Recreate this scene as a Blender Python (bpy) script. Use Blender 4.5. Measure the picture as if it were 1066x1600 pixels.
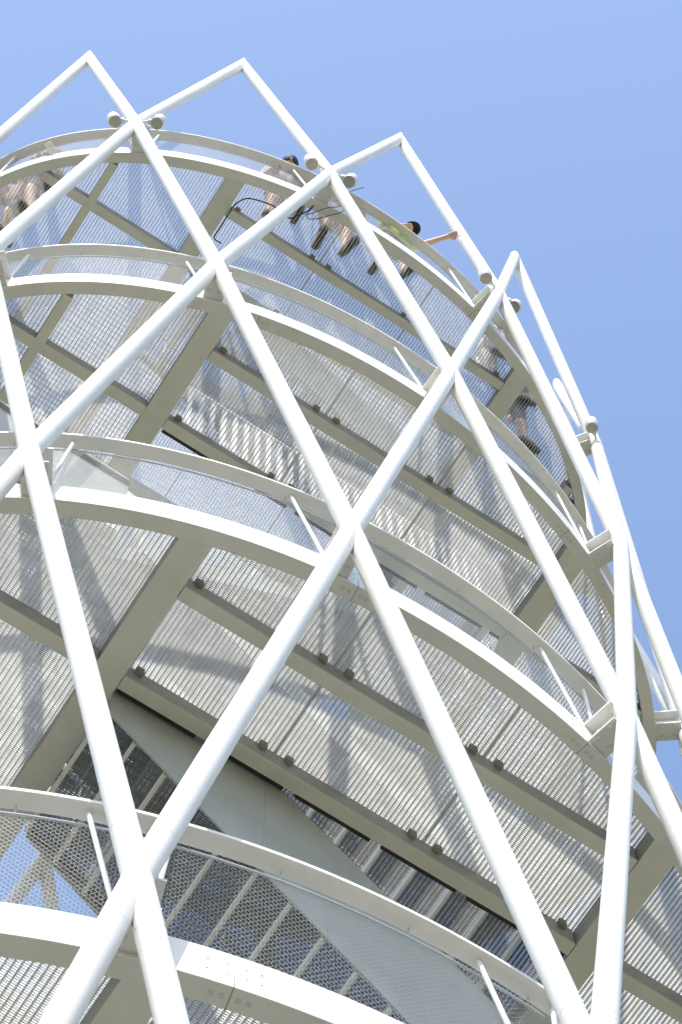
import bpy, bmesh, math, random
import numpy as np
from mathutils import Vector, Matrix, Quaternion
R = math.radians
rnd = random.Random(7)
scene = bpy.context.scene
col = scene.collection
for o in list(bpy.data.objects): bpy.data.objects.remove(o)

# ------------------------------------------------------------------ camera
H0 = 27.3                                   # height of the top platform's nodes above the ground
cd = bpy.data.cameras.new('camera'); cam = bpy.data.objects.new('camera', cd); col.objects.link(cam)
FW = Vector((0.03362404, 0.29949133, 0.95350635)); RT = Vector((0.99788926, -0.06309304, -0.01537195)); UP = Vector((-0.05555585, -0.95201061, 0.30098063))
UP = -Vector((RT.y*FW.z-RT.z*FW.y, RT.z*FW.x-RT.x*FW.z, RT.x*FW.y-RT.y*FW.x)) * -1
M = Matrix(((RT.x, UP.x, -FW.x, 0.0), (RT.y, UP.y, -FW.y, -7.31509), (RT.z, UP.z, -FW.z, -25.70584+H0), (0, 0, 0, 1)))
cam.matrix_world = M
cd.sensor_fit = 'VERTICAL'; cd.sensor_height = 24; cd.lens = 24*4310.87/1600
cd.clip_start = 0.1; cd.clip_end = 3000
scene.camera = cam

# ------------------------------------------------------------------ sun and sky
SUN_AZ, SUN_EL = R(-13), R(50)              # azimuth from -y towards +x
sd = Vector((math.sin(SUN_AZ)*math.cos(SUN_EL), -math.cos(SUN_AZ)*math.cos(SUN_EL), math.sin(SUN_EL)))
w = bpy.data.worlds.new('World'); scene.world = w; w.use_nodes = True
nt = w.node_tree; bg = nt.nodes['Background']
sky = nt.nodes.new('ShaderNodeTexSky'); sky.sky_type = 'NISHITA'; sky.sun_disc = False
sky.sun_elevation = SUN_EL; sky.sun_rotation = math.atan2(sd.x, sd.y)
sky.altitude = 200; sky.air_density = 1.0; sky.dust_density = 1.5; sky.ozone_density = 1.0
nt.links.new(sky.outputs[0], bg.inputs[0]); bg.inputs[1].default_value = 0.15
ld = bpy.data.lights.new('sun', 'SUN'); lo = bpy.data.objects.new('sun', ld); col.objects.link(lo)
ld.energy = 2.2; ld.angle = R(0.53); ld.color = (1.0, 0.95, 0.86)
lo.rotation_euler = sd.to_track_quat('Z', 'Y').to_euler(); lo.location = (0, -20, 60)
scene.view_settings.view_transform = 'Standard'; scene.view_settings.look = 'None'
scene.view_settings.exposure = 1.17; scene.view_settings.gamma = 1.0
scene.render.engine = 'CYCLES'

# ------------------------------------------------------------------ materials
def mat(name, colr, rough=0.5, metal=0.0, var=0.0, scale=3.0, bump=0.0, bscale=40.0, coat=0.0, streak=False):
    m = bpy.data.materials.new(name); m.use_nodes = True; n = m.node_tree; b = n.nodes['Principled BSDF']
    b.inputs['Base Color'].default_value = (*colr, 1); b.inputs['Roughness'].default_value = rough; b.inputs['Metallic'].default_value = metal
    if coat: b.inputs['Coat Weight'].default_value = coat; b.inputs['Coat Roughness'].default_value = 0.15
    tc = n.nodes.new('ShaderNodeTexCoord'); mp = n.nodes.new('ShaderNodeMapping'); n.links.new(tc.outputs['Object'], mp.inputs[0])
    if streak: mp.inputs['Scale'].default_value = (1, 1, 0.25)
    if var:
        nz = n.nodes.new('ShaderNodeTexNoise'); nz.inputs['Scale'].default_value = scale; nz.inputs['Detail'].default_value = 6; nz.inputs['Roughness'].default_value = .6
        n.links.new(mp.outputs[0], nz.inputs[0])
        r = n.nodes.new('ShaderNodeValToRGB'); r.color_ramp.elements[0].position = .3; r.color_ramp.elements[1].position = .7
        r.color_ramp.elements[0].color = (*[c*(1-var) for c in colr], 1); r.color_ramp.elements[1].color = (*[min(1, c*(1+var*.4)) for c in colr], 1)
        n.links.new(nz.outputs[0], r.inputs[0]); n.links.new(r.outputs[0], b.inputs['Base Color'])
        mr = n.nodes.new('ShaderNodeMapRange'); mr.inputs[3].default_value = max(.05, rough-.12); mr.inputs[4].default_value = min(1, rough+.15)
        n.links.new(nz.outputs[0], mr.inputs[0]); n.links.new(mr.outputs[0], b.inputs['Roughness'])
    if bump:
        nb = n.nodes.new('ShaderNodeTexNoise'); nb.inputs['Scale'].default_value = bscale; nb.inputs['Detail'].default_value = 3
        n.links.new(mp.outputs[0], nb.inputs[0])
        bp = n.nodes.new('ShaderNodeBump'); bp.inputs['Strength'].default_value = bump; bp.inputs['Distance'].default_value = .01
        n.links.new(nb.outputs[0], bp.inputs['Height']); n.links.new(bp.outputs[0], b.inputs['Normal'])
    return m
WHITE = mat('white_paint', (0.76, 0.755, 0.735), .42, 0, .09, 2.6, 0, 9, 0, True)
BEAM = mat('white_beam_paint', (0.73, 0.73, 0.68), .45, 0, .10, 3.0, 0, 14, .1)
RAIL = mat('handrail_paint', (0.78, 0.77, 0.73), .4, 0, .08, 4.0, 0, 14, .1)
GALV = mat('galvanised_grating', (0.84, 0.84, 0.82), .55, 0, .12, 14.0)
BSIDE = mat('grey_beam_side', (0.54, 0.54, 0.53), .5, .2, .15, 20)  # beam sides above the underside strip, a darker grey
STEEL = mat('stainless_mesh', (0.46, 0.46, 0.45), .4, .3, .08, 9)
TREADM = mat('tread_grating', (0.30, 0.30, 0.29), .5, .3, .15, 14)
RODS = mat('stainless_rod', (0.6, 0.6, 0.6), .3, .6, .08, 9)
PLATE = mat('stair_plate_paint', (0.40, 0.415, 0.40), .5, 0, .16, 2.4, 0, 8)
BOLT = mat('bolt_steel', (0.50, 0.50, 0.48), .45, .6)
SEAM = mat('dark_joint', (0.12, 0.12, 0.11), .8)
CLIP = mat('grating_clip', (0.36, 0.35, 0.31), .6, .2)
BLACK = mat('black_rubber_and_shadow', (0.02, 0.02, 0.022), .5)  # cables and eyes, also the painted shade along the stair openings
LENS = mat('floodlight_glass', (0.42, 0.41, 0.36), .25, 0, .1, 30)
GROUND = mat('ground_grass', (0.108, 0.094, 0.020), .95, 0, .35, .6, .3, 4)
PAVE = mat('gravel_path', (0.15, 0.135, 0.10), .9, 0, .2, 3, .3, 30)

# ------------------------------------------------------------------ helpers
def tag(o, label=None, cat=None, group=None, kind=None):
    if label: o['label'] = label
    if cat: o['category'] = cat
    if group: o['group'] = group
    if kind: o['kind'] = kind
    return o
def empty(name, loc=(0, 0, 0), rz=0):
    o = bpy.data.objects.new(name, None); col.objects.link(o); o.location = loc; o.rotation_euler.z = rz; o.empty_display_size = .2
    return o
class MB:
    def __init__(s): s.v = []; s.f = []; s.n = 0; s.m = []
    def add(s, vs, fs, mi=0):
        vs = np.asarray(vs, float); s.v.append(vs); s.f += [tuple(i+s.n for i in f) for f in fs]; s.m += [mi]*len(fs); s.n += len(vs)
    def box(s, x0, x1, y0, y1, z0, z1, mi=0):
        s.add([(x0,y0,z0),(x1,y0,z0),(x1,y1,z0),(x0,y1,z0),(x0,y0,z1),(x1,y0,z1),(x1,y1,z1),(x0,y1,z1)],
              [(0,3,2,1),(4,5,6,7),(0,1,5,4),(1,2,6,5),(2,3,7,6),(3,0,4,7)], mi)
    def obox(s, c, ax, ay, az, mi=0):       # centre and three half vectors
        c, ax, ay, az = [np.array(q, float) for q in (c, ax, ay, az)]
        vs = [c+i*ax+j*ay+k*az for k in (-1, 1) for j, i in ((-1,-1),(-1,1),(1,1),(1,-1))]
        s.add(vs, [(0,3,2,1),(4,5,6,7),(0,1,5,4),(1,2,6,5),(2,3,7,6),(3,0,4,7)], mi)
    def tube(s, pts, r, n=12, cap=True, mi=0, planes=None):
        P = [np.array(p, float) for p in pts]; rr = r if hasattr(r, '__len__') else [r]*len(P)
        prev = None; rings = []
        for i, p in enumerate(P):
            d0 = (P[i]-P[i-1]) if i else (P[1]-P[0]); d1 = (P[i+1]-P[i]) if i < len(P)-1 else d0
            d0 = d0/np.linalg.norm(d0); d1 = d1/np.linalg.norm(d1)
            t = d0+d1; t = t/np.linalg.norm(t)
            if prev is None:
                a = np.cross(t, (0, 0, 1)); a = a if np.linalg.norm(a) > .05 else np.cross(t, (1, 0, 0))
            else: a = prev-t*np.dot(prev, t)
            a = a/np.linalg.norm(a); prev = a; b = np.cross(t, a)
            pl = planes.get(i) if planes else None
            base = d0 if i else d1
            if pl is None and 0 < i < len(P)-1: pl = t
            ring = []
            for k in range(n):
                th = 2*math.pi*k/n
                if pl is not None:
                    aa = a-base*np.dot(a, base); aa /= np.linalg.norm(aa); bb = np.cross(base, aa)
                    off = rr[i]*(aa*math.cos(th)+bb*math.sin(th)); off = off-base*np.dot(off, pl)/np.dot(base, pl)
                else: off = rr[i]*(a*math.cos(th)+b*math.sin(th))
                ring.append(p+off)
            rings.append(ring)
        vs = [v for g in rings for v in g]; fs = []
        for i in range(len(P)-1):
            for k in range(n):
                k2 = (k+1) % n; fs.append((i*n+k, i*n+k2, (i+1)*n+k2, (i+1)*n+k))
        if cap: fs += [tuple(range(n))[::-1], tuple((len(P)-1)*n+k for k in range(n))]
        s.add(vs, fs, mi)
    def mesh(s, name, mats, smooth=False):
        me = bpy.data.meshes.new(name); V = np.concatenate(s.v) if s.v else np.zeros((0, 3))
        me.from_pydata(V.tolist(), [], s.f)
        for m in (mats if isinstance(mats, (list, tuple)) else [mats]): me.materials.append(m)
        if any(s.m): me.polygons.foreach_set('material_index', s.m)
        if smooth: me.polygons.foreach_set('use_smooth', [True]*len(me.polygons))
        me.update(); return me
    def build(s, name, mats, parent=None, smooth=False, bevel=0):
        me = s.mesh(name, mats, smooth); o = bpy.data.objects.new(name, me); col.objects.link(o)
        if parent is not None: o.parent = parent
        if smooth:
            bm = bmesh.new(); bm.from_mesh(me); bmesh.ops.recalc_face_normals(bm, faces=bm.faces); bm.to_mesh(me); bm.free()
            me.set_sharp_from_angle(angle=R(40))
        if bevel:
            bv = o.modifiers.new('bevel', 'BEVEL'); bv.width = bevel; bv.segments = 2; bv.limit_method = 'ANGLE'
        return o

# ------------------------------------------------------------------ the tower's own frame: x = short axis, y = long axis of the oval
TH = 0.515
tower = empty('observation_tower', (0, 0, 0), TH-math.pi/2)
tag(tower, 'white lattice tower of crossing steel tubes around open oval platforms', 'tower')
AX, BX = 2.5676, 3.8324                     # half axes of the oval through the tube nodes
ZR = dict(P=5.029, A=0.0, B=-5.426, C=-10.855, D=-16.204, E=-21.6, F=-27.0)
RS = dict(P=.985, A=1.0, B=.997, C=.994, D=1.0, E=1.0, F=1.0)
OFF = dict(P=-.5, A=0, B=.5, C=0, D=.5, E=0, F=.5)
PH = -0.2044-TH
def npar(row, k): return PH+(k+OFF[row])*math.pi/6
def epos(t, inset=0.0, scl=1.0): return np.array(((AX*scl-inset)*math.cos(t), (BX*scl-inset)*math.sin(t)))
def node(row, k):
    p = epos(npar(row, k), 0, RS[row]); return np.array((p[0], p[1], ZR[row]+H0))
def enorm(t, inset=0.0):
    n = np.array(((BX-inset)*math.cos(t), (AX-inset)*math.sin(t))); return n/np.linalg.norm(n)
FIN = .25                                   # ring beams stand this far inside the nodes
def tube_r(z):
    return float(np.interp(z-H0, [-27, -16.2, -10.8, 0, 5], [.060, .060, .061, .062, .062]))

rows = ['F', 'E', 'D', 'C', 'B', 'A', 'P']
def strand(k0, sgn):
    # climbing strand: F_k0 ... P; OFF steps of half a bay each storey
    pts = []; j = k0+OFF['F']
    for i, r_ in enumerate(rows):
        a = j+sgn*.5*i
        k = a-OFF[r_]; pts.append(node(r_, k)); last = (r_, k)
    # intermediate points so that radius tapers smoothly
    P = []; planes = {}
    for i in range(len(pts)):
        if i:
            d = pts[i]-pts[i-1]; L = np.linalg.norm(d); d = d/L
            P += [pts[i-1]+d*.22, pts[i]-d*.22]
        P.append(pts[i])
    n = len(P)
    t = npar(*last); planes[n-1] = np.array((-math.sin(t)*AX, math.cos(t)*BX, 0)); planes[n-1] /= np.linalg.norm(planes[n-1])
    mb = MB(); mb.tube(P, [tube_r(p[2]) for p in P], 44, False, 0, planes)
    # thin weld beads a little above and below each node
    for i in range(len(pts)-1):
        a, b = pts[i], pts[i+1]; L = np.linalg.norm(b-a); d = (b-a)/L
        for s_ in (0.42, L-0.42):
            if (i == 0 and s_ < 1) : continue
            c = a+d*s_; rr = tube_r(c[2]); mb.tube([c-d*.004, c, c+d*.004], [rr-.002, rr+.0011, rr-.002], 28, False)
    for i in (2, 3, 4):
        c0 = pts[i]; out = np.array((*enorm(math.atan2(c0[1]/BX, c0[0]/AX)), 0))
        for q in (pts[i-1], pts[i+1]):
            d = (q-c0)/np.linalg.norm(q-c0); o_ = out-d*np.dot(out, d); o_ /= np.linalg.norm(o_); sd_ = np.cross(o_, d)
            for a_, b_ in ((.52, -.012), (.545, .010), (.585, -.006), (.61, .012)):
                c = c0+d*a_; an = b_/.06; r_ = tube_r(c[2]); w_ = o_*math.cos(an)+sd_*math.sin(an); mb.tube([c+w_*(r_-.002), c+w_*(r_+.0006)], .0028, 6, True, 1)
    return mb.build('lattice_tube', [WHITE, SEAM], tower, True)
for k in range(12):
    strand(k, 1); strand(k, -1)

# ------------------------------------------------------------------ platforms
def ring_mb(mb, in0, in1, z0, z1, n=220, a0=0, a1=2*math.pi):
    full = abs(a1-a0-2*math.pi) < 1e-6; ts = [a0+(a1-a0)*i/n for i in range(n+(0 if full else 1))]
    vs = []
    for t in ts:
        p = epos(t, in0); q = epos(t, in1)
        vs += [(p[0], p[1], z0), (p[0], p[1], z1), (q[0], q[1], z1), (q[0], q[1], z0)]
    fs = []; m = len(ts)
    for i in range(m if full else m-1):
        j = (i+1) % m
        for k in range(4):
            k2 = (k+1) % 4; fs.append((i*4+k, j*4+k, j*4+k2, i*4+k2))
    if not full: fs += [(0, 1, 2, 3), ((m-1)*4+3, (m-1)*4+2, (m-1)*4+1, (m-1)*4)]
    mb.add(vs, fs)
def vlim(u, inset):        # |v| where the inset oval meets u
    a, b = AX-inset, BX-inset; return b*math.sqrt(max(0, 1-(u/a)**2))
def ulim(v, inset):
    a, b = AX-inset, BX-inset; return a*math.sqrt(max(0, 1-(v/b)**2))
W1, W2 = (-1.555, -1.38), (1.75, 1.93)
OPEN_FULL = (-1.05, 1.05, -1.38, 1.75); OPEN_TOP = (0.1, 1.0, -1.38, -.2)
RIN = FIN+.10                                # inner face of the ring beam
def cut(a0, a1, c0, c1):                     # interval minus interval
    out = []
    if a0 < min(a1, c0): out.append((a0, min(a1, c0)))
    if max(a0, c1) < a1: out.append((max(a0, c1), a1))
    return out
def grating_panel(z, v0, v1, uside, opening, dep=.016):
    """one panel: bearing bars along u every 30 mm, cross bars along v every 11 mm"""
    mb = MB(); zt_, zb = z, z-.040
    nb = max(2, int(round((v1-v0-.012)/.03))); ul = {-1: (-9, 0.0), 1: (0.0, 9)}[uside]
    for i in range(nb+1):
        v = v0+.006+(v1-v0-.012)*i/nb; L = ulim(v, RIN-.03)
        if L < .05: continue
        a, b = max(-L, ul[0]), min(L, ul[1]); segs = [(a, b)]
        if opening and opening[2] < v < opening[3]: segs = cut(a, b, opening[0], opening[1])
        hw = .0022 if 0 < i < nb else .003
        for s0, s1 in segs:
            if s1-s0 > .02: mb.box(s0, s1, v-hw, v+hw, zb, zt_)
    umax = max(ulim(v0, RIN-.03), ulim(v1, RIN-.03), ulim(0, RIN-.03) if v0 < 0 < v1 else 0)
    a, b = (0, umax) if uside > 0 else (-umax, 0)
    n = int((b-a)/.011)
    for i in range(n+1):
        u = a+.003+i*.011; L = vlim(u, RIN-.03); s = [(max(v0+.006, -L), min(v1-.006, L))]
        if opening and opening[0]-.002 < u < opening[1]+.002: s = [q for p_ in s for q in cut(p_[0], p_[1], opening[2], opening[3])]
        for s0, s1 in s:
            if s1-s0 > .02: mb.box(u-.0008, u+.0008, s0, s1, zt_-dep, zt_-.001)
    if opening:                              # flat binding bar along the edge of the opening
        for ue in (opening[0]-.004, opening[1]+.004):
            if (ue > 0) == (uside > 0) or abs(ue) < .01:
                s0, s1 = max(v0+.006, opening[2]), min(v1-.006, opening[3])
                if s1-s0 > .02: mb.box(ue-.003, ue+.003, s0, s1, zb-.002, zt_+.001)
    return mb
def mesh_infill(z0, z1, inset, wavy):
    """expanded steel mesh: two families of wires crossing up the oval"""
    mb = MB(); N = 4000
    ts = np.linspace(0, 2*math.pi, N+1); xs = (AX-inset)*np.cos(ts); ys = (BX-inset)*np.sin(ts)
    L = np.concatenate([[0], np.cumsum(np.hypot(np.diff(xs), np.diff(ys)))]); per = L[-1]
    cw = .0335; nc = int(round(per/cw)); cw = per/nc; nr = 26; ch = (z1-z0)/nr
    T = lambda s: np.interp(np.mod(s, per), L, ts)
    V = []; F = []
    base = 0
    tn, tz = (.0006, .0014) if wavy else (.0005, .0015)
    for fam in (1, -1):
        i = np.arange(nc)[:, None]
        if wavy:      # strands run flat through the knots and rise between them
            m_ = np.repeat(np.arange(nr*2), 2); e_ = np.tile([.06, .44], nr*2)
            up = np.tile([0., 1.], nr*2); s = (i+fam*(m_*.5+e_)[None, :])*cw; z = z0+(m_+up)[None, :]*.5*ch+0*s
        else:
            j = np.arange(0, nr*2+1)[None, :]; s = (i+fam*j*.5)*cw; z = z0+j*.5*ch+0*s
        t = T(s); x = (AX-inset)*np.cos(t); y = (BX-inset)*np.sin(t)
        n1 = BX*np.cos(t); n2 = AX*np.sin(t); nn = np.hypot(n1, n2); n1 /= nn; n2 /= nn
        m = s.shape[1]
        for dn, dz in ((tn, tz), (-tn, tz), (-tn, -tz), (tn, -tz)):
            V.append(np.stack([x+n1*dn, y+n2*dn, z+dz], -1).reshape(-1, 3))
        cnt = nc*m; idx = (np.arange(nc)[:, None]*m+np.arange(m-1)[None, :]).ravel()
        for k in range(4):
            k2 = (k+1) % 4
            F.append(np.stack([base+k*cnt+idx, base+k*cnt+idx+1, base+k2*cnt+idx+1, base+k2*cnt+idx], -1))
        base += 4*cnt
    V = np.concatenate(V); F = np.concatenate(F)
    me = bpy.data.meshes.new('mesh_infill'); me.vertices.add(len(V)); me.vertices.foreach_set('co', V.ravel())
    me.loops.add(len(F)*4); me.loops.foreach_set('vertex_index', F.ravel().astype(np.int32))
    me.polygons.add(len(F)); me.polygons.foreach_set('loop_start', np.arange(0, len(F)*4, 4, dtype=np.int32)); me.polygons.foreach_set('loop_total', np.full(len(F), 4, dtype=np.int32))
    me.materials.append(STEEL); me.update(calc_edges=True); me.validate(); return me
SPL = dict(A=[18.0], B=[-20.0, 28.0], C=[-8.9, 17.5], D=[-19.3], E=[])
NAMES = dict(A='topmost', B='second from the top', C='third from the top', D='fourth from the top', E='lowest')
MESHC = {}
for row in 'ABCDE':
    z = ZR[row]+H0; zb, zf, zr = z-.152, z+.11, z+1.195; top = row == 'A'
    opening = OPEN_TOP if top else OPEN_FULL
    mb = MB(); ring_mb(mb, FIN, FIN+.10, zb, zf)
    plat = mb.build('platform', WHITE, tower, True, .003); tag(plat, 'oval open-grating platform, %s' % NAMES[row])
    # main girders across the short axis, joists along the long axis
    for v0, v1 in (W1, W2):
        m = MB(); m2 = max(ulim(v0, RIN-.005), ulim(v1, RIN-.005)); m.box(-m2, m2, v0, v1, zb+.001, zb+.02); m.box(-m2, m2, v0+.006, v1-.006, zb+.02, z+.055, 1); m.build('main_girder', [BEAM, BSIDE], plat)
    for vc in (-2.50, 2.86):
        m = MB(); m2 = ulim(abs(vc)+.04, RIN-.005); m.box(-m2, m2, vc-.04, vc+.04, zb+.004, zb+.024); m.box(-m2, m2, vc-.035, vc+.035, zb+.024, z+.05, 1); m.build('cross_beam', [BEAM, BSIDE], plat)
    for s in (-1, 1):
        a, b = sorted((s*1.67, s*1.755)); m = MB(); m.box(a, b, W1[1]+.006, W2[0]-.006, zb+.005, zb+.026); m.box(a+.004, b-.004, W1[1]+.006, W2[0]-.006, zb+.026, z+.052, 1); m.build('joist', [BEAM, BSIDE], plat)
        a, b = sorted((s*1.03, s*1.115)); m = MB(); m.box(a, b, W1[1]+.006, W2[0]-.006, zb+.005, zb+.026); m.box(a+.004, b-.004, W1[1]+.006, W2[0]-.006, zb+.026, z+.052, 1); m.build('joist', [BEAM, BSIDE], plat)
        for ya, yb in ((-vlim(1.12, RIN-.004), -2.54), (-2.46, W1[0]-.001), (W2[1]+.001, 2.82), (2.90, vlim(1.12, RIN-.004))):
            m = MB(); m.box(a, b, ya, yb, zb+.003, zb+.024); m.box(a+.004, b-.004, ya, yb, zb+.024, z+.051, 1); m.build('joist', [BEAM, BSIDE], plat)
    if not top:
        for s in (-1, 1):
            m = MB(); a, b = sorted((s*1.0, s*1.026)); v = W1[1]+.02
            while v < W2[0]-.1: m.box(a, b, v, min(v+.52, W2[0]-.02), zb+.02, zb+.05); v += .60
            m.build('shaded_edge_strip', BLACK, plat)  # edge binding of the opening, its deep shadow painted in as black strips
    if row == 'B':                           # flat pickets guarding the stair opening
        m = MB(); v = -1.20
        while v < 1.6: m.box(1.082, 1.106, v-.018, v+.018, z+.10, z+1.12); v += .105
        m.box(1.075, 1.113, -1.26, 1.62, z+1.12, z+1.15); m.build('stair_guard', WHITE, plat)
    # gratings in panels about a metre wide
    seams = [-3.48, -2.50, W1[0]+.0875, -.36, .68, 1.84, 2.86, 3.48]
    for a, b in zip(seams[:-1], seams[1:]):
        for us in (-1, 1):
            op = opening if (b > opening[2] and a < opening[3]) else None
            if top and us < 0: op = None
            grating_panel(z+.09, a, b, us, op, .012 if top else .016).build('grating_panel', GALV, plat)
    # grating clips either side of each seam, standing on the joists
    for s in (-1, 1):
        for ju in (1.755, 1.115):
            for v in (-1.29, -.45, -.27, .59, .77, 1.66):
                m = MB(); u = s*(ju+.012); m.box(u-.012, u+.012, v-.024, v+.024, z-.012, z+.0585); m.build('grating_clip', CLIP, plat)
    # splice joints in the ring beam
    for dg in SPL[row]:
        t = R(dg); m = MB(); p = epos(t, FIN); n_ = enorm(t, FIN); tg = np.array((-n_[1], n_[0]))
        c = np.array((*(p-n_*.05), zb)); N3 = np.array((*n_, 0)); T3 = np.array((*tg, 0)); Z3 = np.array((0, 0, 1.))
        m.obox(c+Z3*.012, N3*.0515, T3*.0014, Z3*.0135, 1)
        m.obox(c+N3*.05+Z3*.05, N3*.0015, T3*.0009, Z3*.05, 1)
        m.build('splice_joint', [BEAM, SEAM], plat)
        for dt in (-.075, -.035, .035, .075):
            m = MB(); q = c+T3*dt
            m.tube([q-Z3*.0012, q+Z3*.002], .0125, 14, True, 1); m.tube([q-Z3*.0024, q+Z3*.002], .0095, 14, True, 0); m.tube([q-Z3*.0032, q+Z3*.002], .004, 8, True, 1); m.build('splice_bolt', [BEAM, BOLT], plat)
        for dt in (-.11, -.03, .05, .11):
            for dz_ in (.09, .17):
                m = MB(); q = c+N3*.05+T3*dt+Z3*dz_; m.tube([q-N3*.002, q+N3*.0018], .005, 8); m.build('splice_bolt', BOLT, plat)
    # handrail, wire rod under it with pins, posts, mesh
    m = MB(); ring_mb(m, FIN, FIN+.09, zr-.03, zr); m.build('handrail', RAIL, plat, True, .003)
    m = MB(); zz = zr-.085
    pts = [np.array((*epos(2*math.pi*i/180, FIN+.085), zz)) for i in range(181)]
    m.tube(pts, .007, 8, False)
    for i in range(36):
        t = 2*math.pi*(i+.4)/36; p = epos(t, FIN+.07); q = epos(t, FIN+.085); m.tube([(p[0], p[1], zr-.031), (q[0], q[1], zz-.004)], .004, 6)
    m.build('tension_rod', RODS, plat, True)
    key = (row in 'D')
    if key not in MESHC: MESHC[key] = mesh_infill(.09, 1.11, FIN+.082, key)
    o = bpy.data.objects.new('mesh_infill', MESHC[key]); col.objects.link(o); o.parent = plat; o.location.z = z
    for k in range(12):
        t = npar(row, k); n_ = enorm(t, FIN)
        for dg, b0 in ((-4.3, -.9), (2.1, .9)):
            p = epos(t+R(b0), FIN+.012); q = epos(t+R(dg), FIN+.05); m = MB(); m.tube([(p[0], p[1], zf-.01), (q[0], q[1], zr-.028)], .0125, 12); m.build('rail_post', WHITE, plat, True)

# brackets between the ring beams and the nodes
def bracket_mesh():
    m = MB()   # local: x outward, y along the ring, origin on the ring beam's face at node height
    m.box(-.012, .002, -.095, .095, -.135, .135)              # end plate on the ring beam
    m.box(.002, .215, -.08, .08, .112, .128)                # upper flange
    m.box(.002, .205, -.008, .008, -.105, .112)             # web
    m.box(.002, .205, -.075, .075, -.119, -.105)            # lower flange
    return m.mesh('bracket', WHITE)
bm_bracket = bracket_mesh()
mbolt = MB()
mbolt.tube([(0, 0, -.012), (0, 0, .012)], .013, 6); mbolt.tube([(0, 0, -.004), (0, 0, .004)], .019, 14); me_bolt = mbolt.mesh('bolt', BEAM)
for row in 'ABCDE':
    for k in range(12):
        t = npar(row, k); p = epos(t, FIN); n_ = enorm(t, FIN)
        o = bpy.data.objects.new('bracket', bm_bracket); col.objects.link(o); o.parent = tower
        o.location = (p[0], p[1], ZR[row]+H0); o.rotation_euler.z = math.atan2(n_[1], n_[0])
        for x, y, z_, rx in ((.055, -.045, -.125, 0), (.055, .045, -.125, 0), (.15, -.045, -.125, 0), (.15, .045, -.125, 0), (.05, -.013, .04, 90), (.05, -.013, -.04, 90)):
            b = bpy.data.objects.new('bolt', me_bolt); col.objects.link(b); b.parent = o; b.location = (x, y, z_); b.rotation_euler.x = R(rx)

# ------------------------------------------------------------------ stairs
def tread_mesh(wid, dep):
    m = MB()
    m.box(0, wid, 0, .018, -.055, 0, 1); m.box(0, wid, dep-.006, dep, -.035, 0, 1)
    for e in (0, wid-.005): m.box(e, e+.005, .018, dep-.006, -.05, 0, 1)
    n = int((dep-.03)/.03)
    for i in range(1, n+1): v = .018+(dep-.024)*i/(n+1); m.box(.005, wid-.005, v-.0015, v+.0015, -.03, -.001)
    for i in range(int(wid/.014)): u = .012+i*.014; m.box(u-.001, u+.001, .018, dep-.006, -.024, -.002)
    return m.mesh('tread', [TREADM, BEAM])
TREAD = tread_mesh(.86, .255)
def flight(u0, v0, z0, v1, z1, plate=True):
    """u0..u0+.88 wide, falling from (v0,z0) to (v1,z1)"""
    n = int(round((z0-z1)/.18)); s = 1 if v1 > v0 else -1
    m = MB()
    zl = lambda v: z0+(z1-z0)*(v-v0)/(v1-v0)
    def side(u, lo, hi, th=.012):
        va, vb = v0, v1
        vs = []
        for x in (u, u+th):
            vs += [(x, va, zl(va)-lo), (x, vb, zl(vb)-lo), (x, vb, zl(vb)+hi), (x, va, zl(va)+hi)]
        m.add(vs, [(0, 1, 2, 3), (7, 6, 5, 4), (0, 4, 5, 1), (1, 5, 6, 2), (2, 6, 7, 3), (3, 7, 4, 0)])
    side(u0+.88, .20, 1.12 if plate else .12); side(u0-.012, .20, .12)
    st = m.build('stair_flight', PLATE, tower)
    if plate:
        for i in range(1, 3):
            v = v0+(v1-v0)*i/3; g = MB(); g.box(u0+.8925, u0+.8938, v-.0015, v+.0015, zl(v)-.19, zl(v)+1.10); g.build('plate_seam', BOLT, st)
        for i in range(14):
            v = v0+(v1-v0)*(i+.5)/14; g = MB(); g.tube([(u0+.892, v, zl(v)-.12), (u0+.896, v, zl(v)-.12)], .007, 8); g.build('plate_bolt', BOLT, st)
    for i in range(n):
        o = bpy.data.objects.new('tread', TREAD); col.objects.link(o); o.parent = st
        v = v0+(v1-v0)*(i+.5)/n; o.location = (u0+.01, v-.127, z0+(z1-z0)*(i+.6)/n-.03)
        if s < 0: o.location = (u0+.01+.86, v+.127, z0+(z1-z0)*(i+.6)/n-.03); o.rotation_euler.z = math.pi
    m = MB(); m.tube([(u0+.04, v0, z0+1.0), (u0+.04, v1, z1+1.0)], .02, 10)
    for i in range(6):
        f = (i+.5)/6; v = v0+(v1-v0)*f; zz = z0+(z1-z0)*f; m.tube([(u0+.0, v, zz-.05), (u0+.04, v, zz+1.0)], .011, 8)
    m.build('stair_rail', STEEL, st, True)
def landing(v0, v1, z, wall_u=None):
    m = MB(); m.box(-1.0, 1.0, v0, v0+.06, z-.16, z-.03); m.box(-1.0, 1.0, v1-.06, v1, z-.16, z-.03)
    for u in (-1.0, -.03, .94): m.box(u, u+.06, v0+.06, v1-.06, z-.16, z-.031)
    ld_ = m.build('stair_landing', BEAM, tower, False, .003)
    g = MB(); v = v0
    while v < v1: g.box(-1.0, 1.0, v-.0015, v+.0015, z-.03, z); v += .03
    u = -1.0
    while u < 1.0: g.box(u-.001, u+.001, v0, v1, z-.02, z-.001); u += .014
    g.build('grating_panel', GALV, ld_)
    if wall_u is not None:
        g = MB(); g.box(wall_u, wall_u+.012, v0-.3, v1+.05, z-.3, z+1.2); g.box(wall_u-.02, wall_u+.045, v0-.3, v1+.05, z+1.2, z+1.24); g.build('parapet_plate', PLATE, ld_)
ZA, ZB, ZC, ZD, ZE = [ZR[r_]+H0 for r_ in 'ABCDE']
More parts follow.
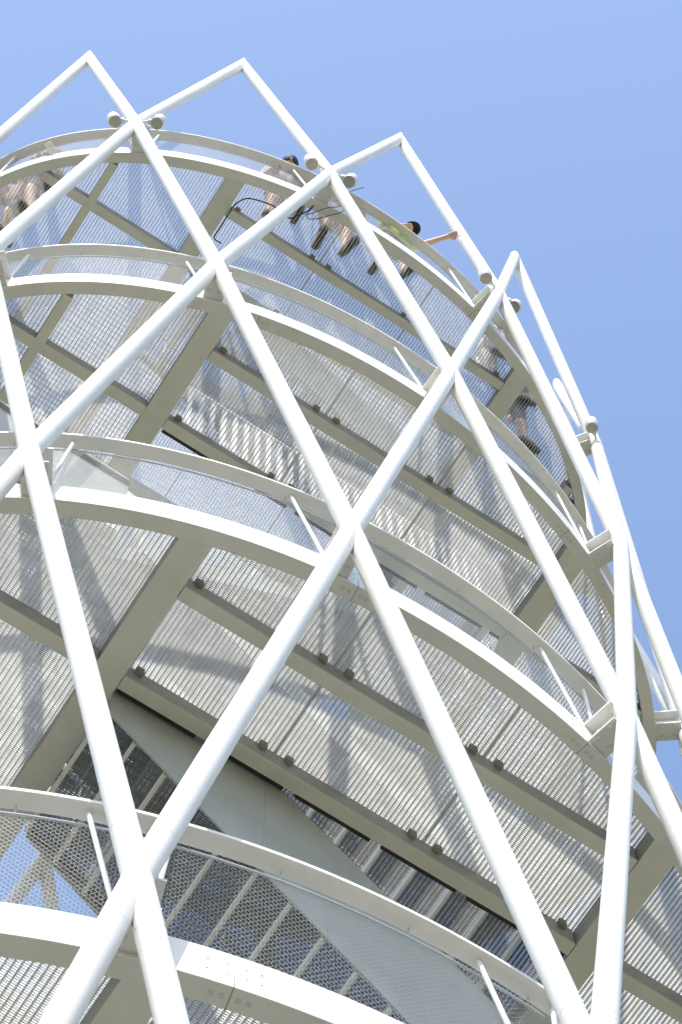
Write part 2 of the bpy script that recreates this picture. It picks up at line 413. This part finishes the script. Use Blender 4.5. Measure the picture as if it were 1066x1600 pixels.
flight(.10, -1.34, ZA-.02, 1.45, ZA-2.55)
landing(1.45, 2.35, ZA-2.6); flight(-.98, 1.45, ZA-2.75, -1.34, ZB, False)
flight(-.98, 1.70, ZB, -1.35, ZB-2.62, False); landing(-2.35, -1.55, ZB-2.72, .9); flight(.10, -1.35, ZB-2.75, 1.72, ZC+.02, False)
flight(.10, -1.38, -12.3+.85*1.38+H0+.02, 1.72, -12.3-.85*1.72+H0); landing(1.75, 2.6, ZC-2.95); flight(-.98, 1.72, ZC-2.95, -1.34, ZD, False)
flight(-.98, 1.70, ZD, -1.35, ZD-2.62, False); landing(-2.35, -1.35, ZD-2.72, .9); flight(.10, -1.35, ZD-2.75, 1.72, ZE+.02)
flight(.10, -1.34, ZE-.02, 1.45, ZE-2.75); landing(1.45, 2.35, ZE-2.75); flight(-.98, 1.45, ZE-2.8, -1.34, ZE-5.6, False)

# ------------------------------------------------------------------ ground
mb = MB(); n = 96
mb.add([(900*math.cos(2*math.pi*i/n), 900*math.sin(2*math.pi*i/n), 0) for i in range(n)], [tuple(range(n))])
tag(mb.build('ground', GROUND), kind='structure')
mb = MB(); mb.add([(6.5*math.cos(2*math.pi*i/n), 6.5*math.sin(2*math.pi*i/n), .004) for i in range(n)], [tuple(range(n))])
mb.add([(-1.4, -60, .004), (1.4, -60, .004), (1.4, -6.35, .004), (-1.4, -6.35, .004)], [(0, 1, 2, 3)])
tag(mb.build('path', PAVE), kind='structure')
m = MB()
for k in range(12):
    p = node('F', k); m.tube([(p[0], p[1], -.1), (p[0], p[1], .35)], .2, 20)
m.build('footing', mat('concrete', (.4, .39, .37), .9, 0, .15, 6), tower)

# ------------------------------------------------------------------ local frame of the tower -> world
ca, sa = math.cos(TH-math.pi/2), math.sin(TH-math.pi/2)
def LW(u, v, z): return Vector((ca*u-sa*v, sa*u+ca*v, z+H0))
def LD(u, v, z=0): return Vector((ca*u-sa*v, sa*u+ca*v, z))

# ------------------------------------------------------------------ floodlights clamped to the top nodes
def make_flood():
    r_ = empty('floodlight')
    m = MB()   # local: z up, x outward from the tower, y away from the node
    ax = np.array((.10, .22, 1.0)); ax /= np.linalg.norm(ax)
    c = np.array((0, 0, .0)); b0 = c-ax*.055; prof = [(-.055, .061), (-.05, .064), (.055, .064), (.075, .060), (.084, .045), (.087, .01)]
    m.tube([c+ax*a for a, _ in prof], [r for _, r in prof], 28)
    m.build('housing', WHITE, r_, True)
    g = MB(); g.tube([c-ax*.0575, c-ax*.054], .056, 28); g.build('lens', LENS, r_, True)
    for k in range(3):
        an = 2.1*k+.4; e1 = np.cross(ax, (1, 0, 0)); e1 /= np.linalg.norm(e1); e2 = np.cross(ax, e1); q = c+(e1*math.cos(an)+e2*math.sin(an))*.047
        g = MB(); g.tube([q-ax*.060, q-ax*.056], .0035, 8); g.build('screw', BOLT, r_)
    g = MB(); g.tube([(0, -.06, .0), (0, -.10, .0), (-.01, -.19, -.02)], .012, 10); g.box(-.02, .02, -.09, -.055, -.03, .03); g.build('arm', WHITE, r_, True)
    g = MB(); g.tube([(0, -.075, -.034), (0, -.075, .034)], .024, 14); g.build('swivel', BEAM, r_, True)
    return r_
def copy_tree(o, parent=None):
    c = o.copy(); col.objects.link(c)
    if parent is not None: c.parent = parent
    for ch in list(o.children): copy_tree(ch, c)
    return c
flood = make_flood(); first = True
FL = [(-1, 1, 'round white floodlight at the left edge of the view, just under the leftmost rising tube'),
      (0, -1, 'round white floodlight left of the node between the two leftmost tube peaks'),
      (0, 1, 'round white floodlight right of the node between the two leftmost tube peaks'),
      (1, -1, 'round white floodlight beside the head of the visitor in the navy-sleeved shirt'),
      (1, 1, 'round white floodlight beside the node where the thin black cables end'),
      (2, -1, 'round white floodlight left of the node under the fourth tube peak'),
      (2, 1, 'round floodlight half hidden right of the node under the fourth tube peak'),
      (3, -1, 'round white floodlight on the outermost right tube against the sky')]
for k, s_, lab in FL:
    f = flood if first else copy_tree(flood); first = False
    t = npar('A', k); nd = node('A', k); n_ = enorm(t); tg = np.array((-n_[1], n_[0]))
    p = nd[:2]+tg*s_*.205+n_*.02
    f.location = LW(p[0], p[1], .045)
    out = LD(n_[0], n_[1]); yv = LD(tg[0]*s_, tg[1]*s_)
    f.rotation_euler.z = math.atan2(out.y, out.x); f.scale.y = s_
    tag(f, lab, 'floodlight', 'floodlights on the top nodes')

# ------------------------------------------------------------------ cables and sensor under the top platform
def smooth_path(P, n=6):
    P = [np.array(p, float) for p in P]; out = []
    for i in range(len(P)-1):
        p0 = P[max(i-1, 0)]; p1 = P[i]; p2 = P[i+1]; p3 = P[min(i+2, len(P)-1)]
        for j in range(n):
            t = j/n; out.append(.5*((2*p1)+(-p0+p2)*t+(2*p0-5*p1+4*p2-p3)*t*t+(-p0+3*p1-3*p2+p3)*t**3))
    out.append(P[-1]); return out
def cable(paths, r, label):
    m = MB()
    for P in paths: m.tube([tuple(LW(*p)) for p in smooth_path(P)], r, 8)
    o = m.build('cable', BLACK, None, True); tag(o, label, 'cable', 'cables under the top platform'); return o
cable([[(1.43,-1.26,-.12),(1.44,-1.345,-.13),(1.58,-1.355,-.19),(1.78,-1.36,-.2),(1.86,-1.345,-.2),(1.93,-1.3,-.2),(1.97,-1.22,-.2),(2.01,-1.06,-.2),(2.0,-.98,-.18),(1.99,-.86,-.18),(2.05,-.81,-.18),(2.14,-.75,-.18),(2.21,-.73,-.16)]], .0065,
      'thick black cable looping under the top platform from the wide girder to the ring beam')
cable([[(2.18,-.73,-.165),(2.11,-.74,-.2),(2.09,-.7,-.2),(2.15,-.62,-.2),(2.22,-.56,-.2),(2.3,-.48,-.17),(2.33,-.46,-.02),(2.40,-.5,.06)]], .004,
      'thin black cable drooping in the lower loop below the ring beam')
cable([[(2.10,-.75,-.2),(2.17,-.69,-.2),(2.26,-.62,-.185),(2.33,-.52,-.12),(2.36,-.52,.0),(2.44,-.5,.1),(2.5,-.45,.15),(2.56,-.38,.21)]], .004,
      'thin black cable crossing the ring beam and ending in the air beside a floodlight')
sr = empty('sensor', LW(1.27, -3.08, .11)); sr.rotation_euler.z = -.6; sr.scale = (.6, .6, .7)
g = MB(); g.tube([(0, 0, 0), (0, 0, .07)], .018, 12); g.build('stem', WHITE, sr, True)
g = MB(); g.box(-.05, .07, -.09, .09, .07, .085); g.build('head', WHITE, sr, False, .003)
tag(sr, 'small flat white sensor head on a short stem on top of the upper ring beam', 'sensor')

# ------------------------------------------------------------------ people at the top rail
def skinmat(name, c): return mat(name, c, .6, 0, .05, 30)
def person(loc, yaw, label, J, cols, hair, cap=None, fingers=None, shirt_r=1.0, hat=None):
    """J: joints in the person's frame (x forward, y left, z up); one continuous voxel-joined body"""
    root = empty('person', loc, yaw); tag(root, label, 'person', 'visitors at the top rail')
    mb = MB(); bones = []
    def cap_(a, b, ra, rb, mi, n=14):
        a, b = np.array(a, float), np.array(b, float); d = b-a; L = np.linalg.norm(d); d = d/L if L > 1e-6 else np.array((0, 0, 1.))
        pts = [a-d*ra*.98, a-d*ra*.7, a-d*ra*.3, a, b, b+d*rb*.3, b+d*rb*.7, b+d*rb*.98]; rr = [ra*.15, ra*.71, ra*.95, ra, rb, rb*.95, rb*.71, rb*.15]
        mb.tube(pts, rr, n); bones.append((a, b, (ra+rb)/2, mi))
    SK, TOP, LOW, SHOE = 0, 1, 2, 3
    for s in 'lr':
        hp, kn, an = J['hip'+s], J['knee'+s], J['ank'+s]
        mid = np.array(hp)*.3+np.array(kn)*.7
        cap_(hp, mid, .088, .07, LOW); cap_(mid, kn, .062, .055, LOW if cols.get('long') else SK); cap_(kn, np.array(kn)*.5+np.array(an)*.5, .054, .052, LOW if cols.get('long') else SK); cap_(np.array(kn)*.5+np.array(an)*.5, an, .05, .036, LOW if cols.get('long') else SK)
        f = np.array(J.get('toe'+s, (an[0]+.13, an[1]+(.03 if s == 'l' else -.03), .03)), float); a = np.array(an, float)
        hl = np.array((a[0]-.04, a[1], a[2]-.05)); cap_(a, hl, .042, .04, SHOE); cap_(hl, f, .044, .044, SHOE); cap_(hl*.4+f*.6, f+np.array((.02, 0, 0)), .048, .036, SHOE)
    hl, hr = np.array(J['hipl'], float), np.array(J['hipr'], float); pel = (hl+hr)/2+np.array((0, 0, .05)); ch = np.array(J['chest'], float); nk = np.array(J['neck'], float); hd = np.array(J['head'], float)
    cap_(hl+(0, 0, .03), hr+(0, 0, .03), .105, .105, LOW); wa = pel*.5+ch*.5
    lr = (hl-hr)/np.linalg.norm(hl-hr)
    for off in (-.055, .055):
        cap_(pel+lr*off+(0, 0, .06), wa+lr*off, .105*shirt_r, .10*shirt_r, TOP); cap_(wa+lr*off, ch+lr*off*1.4, .10*shirt_r, .105, TOP)
    cap_(ch-lr*.11, ch+lr*.11, .095, .095, TOP)
    for s in 'lr':
        sh, el, wr = J['sh'+s], J['el'+s], J['wr'+s]
        cap_(ch+(0, 0, .04), sh, .07, .052, TOP); m_ = np.array(sh)*.35+np.array(el)*.65
        cap_(sh, m_, .052, .048, TOP); cap_(m_, el, .04, .036, TOP if cols.get('longsleeve') else SK); cap_(el, wr, .036, .026, SK)
        # hand: palm, four unequal bent fingers, thumb from its side
        e, w_ = np.array(el, float), np.array(wr, float); d = w_-e; d /= np.linalg.norm(d); pose = (fingers or {}).get(s, 'curl')
        side = np.cross(d, (0, 0, 1)); side = side/np.linalg.norm(side) if np.linalg.norm(side) > .1 else np.array((0, 1., 0)); dn = np.cross(side, d); dn = dn if dn[2] < 0 else -dn
        pc = w_+d*.055
        for j in (-.022, 0, .022): cap_(w_+d*.012+side*j*.8, pc+d*.02+side*j, .016, .014, SK, 10)
        ln = [.062, .072, .068, .052]
        for j in range(4):
            st_ = pc+d*.03+side*(-.030+.020*j); l = ln[j]
            if pose == 'point' and j == 0: seg = [st_, st_+d*l*.6, st_+d*l*1.15]
            elif pose == 'point': seg = [st_, st_+d*.018+dn*.022, st_-d*.004+dn*.036]
            else: seg = [st_, st_+d*l*.42+dn*.012, st_+d*l*.55+dn*l*.5]
            cap_(seg[0], seg[1], .0085, .008, SK, 8); cap_(seg[1], seg[2], .008, .0068, SK, 8)
        th = w_+d*.03-side*.03; cap_(th, th+d*.03-side*.018+dn*.006, .011, .0095, SK, 8); cap_(th+d*.03-side*.018+dn*.006, th+d*.055-side*.012+dn*.014, .009, .0075, SK, 8)
    # neck and head
    cap_(ch+(0, 0, .05), nk, .06, .05, TOP if False else SK); cap_(nk, hd-(0, 0, .06), .05, .05, SK)
    face = np.array(J.get('look', (1, 0, -.5)), float); face /= np.linalg.norm(face)
    upv = np.array((0, 0, 1.))-face*face[2]; upv /= np.linalg.norm(upv); sv = np.cross(upv, face)
    cap_(hd+upv*.03-face*.012, hd+upv*.02+face*.01, .085, .08, SK, 20); cap_(hd+upv*.0, hd-upv*.045+face*.022, .075, .055, SK, 18); cap_(hd-upv*.06+face*.04, hd-upv*.075+face*.05, .034, .028, SK, 12)
    cap_(hd+upv*.012+face*.088, hd-upv*.022+face*.102, .010, .014, SK, 10)
    for s in (-1, 1): cap_(hd+sv*s*.078+upv*.015, hd+sv*s*.083-upv*.025, .014, .010, SK, 8)
    me = mb.mesh('body', []); bmx = bmesh.new(); bmx.from_mesh(me); bmesh.ops.recalc_face_normals(bmx, faces=bmx.faces); bmx.to_mesh(me); bmx.free()
    o = bpy.data.objects.new('body', me); col.objects.link(o)
    md = o.modifiers.new('r', 'REMESH'); md.mode = 'VOXEL'; md.voxel_size = .0075
    ms = o.modifiers.new('s', 'SMOOTH'); ms.iterations = 3; ms.factor = .5
    dg = bpy.context.evaluated_depsgraph_get(); dg.update(); me2 = bpy.data.meshes.new_from_object(o.evaluated_get(dg)); me2.name = 'body'
    o.modifiers.clear(); o.data = me2; o.parent = root
    for m_ in (cols['skin'], cols['top'], cols['low'], cols['shoe']): me2.materials.append(m_)
    nF = len(me2.polygons); C = np.zeros(nF*3); me2.polygons.foreach_get('center', C); C = C.reshape(-1, 3)
    best = np.full(nF, 1e9); idx = np.zeros(nF, np.int32)
    for a, b, r, mi in bones:
        d = b-a; t = np.clip(((C-a)@d)/max(d@d, 1e-9), 0, 1); dist = np.linalg.norm(C-a-t[:, None]*d, axis=1)-r
        k = dist < best; best[k] = dist[k]; idx[k] = mi
    me2.polygons.foreach_set('material_index', idx); me2.polygons.foreach_set('use_smooth', [True]*nF); me2.update()
    # hair / cap, eyes, mouth
    def shell(name, material, rad, cut_lo, ctr):
        m = MB(); vs = []; fs = []; nu, nv = 22, 12
        for j in range(nv+1):
            ph = math.pi*.5*(1-j/nv)*1.0 if False else (math.pi*j/nv*cut_lo)
            for i in range(nu):
                t = 2*math.pi*i/nu; drop = 1+.18*math.cos(t)*(-1)
                pp = ph*(1+.30*(math.cos(t+math.pi)*.5+.5)) if name == 'hair' else ph
                q = ctr+upv*math.cos(pp)*rad*1.12+(face*math.cos(t)*1.08+sv*math.sin(t)*.93)*math.sin(pp)*rad
                vs.append(q)
        for j in range(nv):
            for i in range(nu): i2 = (i+1) % nu; fs.append((j*nu+i, j*nu+i2, (j+1)*nu+i2, (j+1)*nu+i))
        m.add(vs, fs); ob = m.build(name, material, root, True); so = ob.modifiers.new('t', 'SOLIDIFY'); so.thickness = .012; so.offset = -1; return ob
    if hat is not None:
        shell('cap', hat, .103, .52, hd+upv*.02)
        m = MB(); vs = []
        for k, dz in ((0, 0), (1, -.006)):
            for i in range(13):
                a_ = -1.1+2.2*i/12; vs.append(hd+upv*(.03+dz)+face*math.cos(a_)*.10+sv*math.sin(a_)*.092)
            for i in range(13):
                a_ = -1.1+2.2*i/12; vs.append(hd+upv*(.018+dz)+face*(.06+math.cos(a_)*.125)+sv*math.sin(a_)*.088)
        fs = [(i, i+1, 14+i, 13+i) for i in range(12)]+[(26+13+i, 26+14+i, 26+i+1, 26+i) for i in range(12)]+[(i, 26+i, 26+i+1, i+1) for i in range(12)]+[(13+i, 13+i+1, 39+i+1, 39+i) for i in range(12)]
        m.add(vs, fs); m.build('cap_brim', hat, root)
    else: shell('hair', hair, .101, .60, hd+upv*.02-face*.012)
    for s in (-1, 1):
        m = MB(); q = hd+sv*s*.031+upv*.008+face*.080; m.tube([q-face*.008, q, q+face*.009], [.006, .0125, .003], 12); m.build('eye', BLACK, root, True)
    m = MB(); q = hd-upv*.045+face*.083; m.tube([q-sv*.022, q+face*.004, q+sv*.022], [.003, .006, .003], 8); m.build('mouth', LIP, root, True)
    return root
LIP = mat('lips', (.38, .14, .12), .5)
def C_(skin, top, low, shoe, **k):
    d = dict(skin=skinmat('skin', skin), top=mat('shirt', top, .85, 0, .12, 25), low=mat('trousers', low, .85, 0, .12, 20), shoe=mat('shoe', shoe, .7)); d.update(k); return d
HAIRD = mat('dark_hair', (.035, .022, .015), .6, 0, .3, 60); HAIRB = mat('brown_hair', (.12, .07, .035), .6, 0, .3, 60)
CAPB = mat('black_cap', (.012, .012, .014), .8)
def stance(lean=.12, w_=.11, step=.1, zh=.90, headf=.30, headz=1.50):
    return dict(hipl=(.0, .085, zh), hipr=(.0, -.085, zh), kneel=(.05, w_, .50), kneer=(.03, -w_, .50), ankl=(-.07+step*.4, w_+.01, .085), ankr=(-.07-step*.4, -w_-.01, .085),
                chest=(lean, 0, 1.25), neck=(lean+.07, 0, 1.42), head=(headf, 0, headz))
def arms(J, wl, wr, el=None, er=None):
    c = np.array(J['chest']); J['shl'] = tuple(c+(0.01, .19, .08)); J['shr'] = tuple(c+(0.01, -.19, .08))
    for s, w_, e in (('l', wl, el), ('r', wr, er)):
        sh = np.array(J['sh'+s]); w_ = np.array(w_, float)
        if e is None: e = (sh+w_)/2+np.array((-.05, .06 if s == 'l' else -.06, -.09))
        J['el'+s] = tuple(e); J['wr'+s] = tuple(w_)
    return J
SKIN1, SKIN2 = (.62, .40, .30), (.50, .30, .21)
def stand(u, v, turn=0):
    t = math.atan2(v/BX, u/AX); n_ = enorm(t); o = LD(n_[0], n_[1]); return LW(u, v, .09), math.atan2(o.y, o.x)+turn
DK = (.06, .05, .04)
loc, yaw = stand(.80, -2.93, .1)
person(loc, yaw, 'visitor in a loose pale grey top at the left, one hand on the rail mesh', arms(stance(.06, step=.12, headf=.12, headz=1.40), (.16, .22, 1.02), (.16, -.10, 1.06)), C_(SKIN1, (.42, .42, .43), (.13, .125, .12), DK), HAIRD, shirt_r=1.25)
loc, yaw = stand(.48, -3.0, .3)
person(loc, yaw, 'visitor in pinkish shirt at the far left corner of the view, seen through the grating', arms(stance(.06, step=.16, headf=.12, headz=1.40), (.14, .22, .95), (.16, -.14, 1.0)), C_(SKIN1, (.36, .25, .24), (.13, .12, .11), DK), HAIRB, shirt_r=1.15)
loc, yaw = stand(1.93, -.90, -.1)
person(loc, yaw, 'visitor in grey shirt with navy sleeve bending over the rail beside a floodlight', arms(stance(.13, step=.22, headf=.24, headz=1.34), (.16, .16, 1.14), (.17, -.18, 1.12)), C_(SKIN2, (.40, .39, .42), (.16, .15, .14), DK, longsleeve=False), mat('navy_hair_band', (.02, .03, .09), .7), shirt_r=1.1)
loc, yaw = stand(2.0, -.34, .15)
person(loc, yaw, 'visitor in dusty pink top and shorts leaning on the rail right of the black cables', arms(stance(.11, step=.12, headf=.15, headz=1.26), (.19, .22, 1.19), (.18, -.12, 1.14)), C_(SKIN1, (.62, .42, .38), (.30, .27, .25), DK), HAIRB, shirt_r=1.1)
loc, yaw = stand(2.10, .26, .12)
J = stance(.07, step=.2, headf=.12, headz=1.32); J['head'] = (.135, .10, 1.32); J['chest'] = (.06, .02, 1.14); J['neck'] = (.10, .06, 1.25); J = arms(J, (.40, .42, 1.33), (.17, -.02, 1.19), el=(.20, .28, 1.21)); 
person(loc, yaw, 'visitor in lime shirt and black cap pointing out over the rail with an outstretched arm', J, C_(SKIN1, (.68, .78, .22), (.14, .13, .11), DK), HAIRD, fingers=dict(l='point'), shirt_r=1.1, hat=CAPB)
loc, yaw = stand(1.80, 1.66, 1.2)
person(loc, yaw, 'visitor in white top and pale trousers standing beside the wide girder at the right', arms(stance(.05, step=.08, headf=.10, headz=1.56), (.12, .24, .95), (.12, -.24, .95)), C_(SKIN1, (.75, .70, .68), (.62, .50, .46), (.55, .5, .48), long=True), HAIRB, shirt_r=1.1)
loc, yaw = stand(1.50, 2.22, .9)
person(loc, yaw, 'visitor in black shorts with bare legs seen through the grating right of the wide girder', arms(stance(.04, .16, step=.34, headf=.08, headz=1.45), (.12, .24, .98), (.12, -.24, .95)), C_(SKIN2, (.10, .10, .10), (.03, .03, .03), DK), HAIRD)
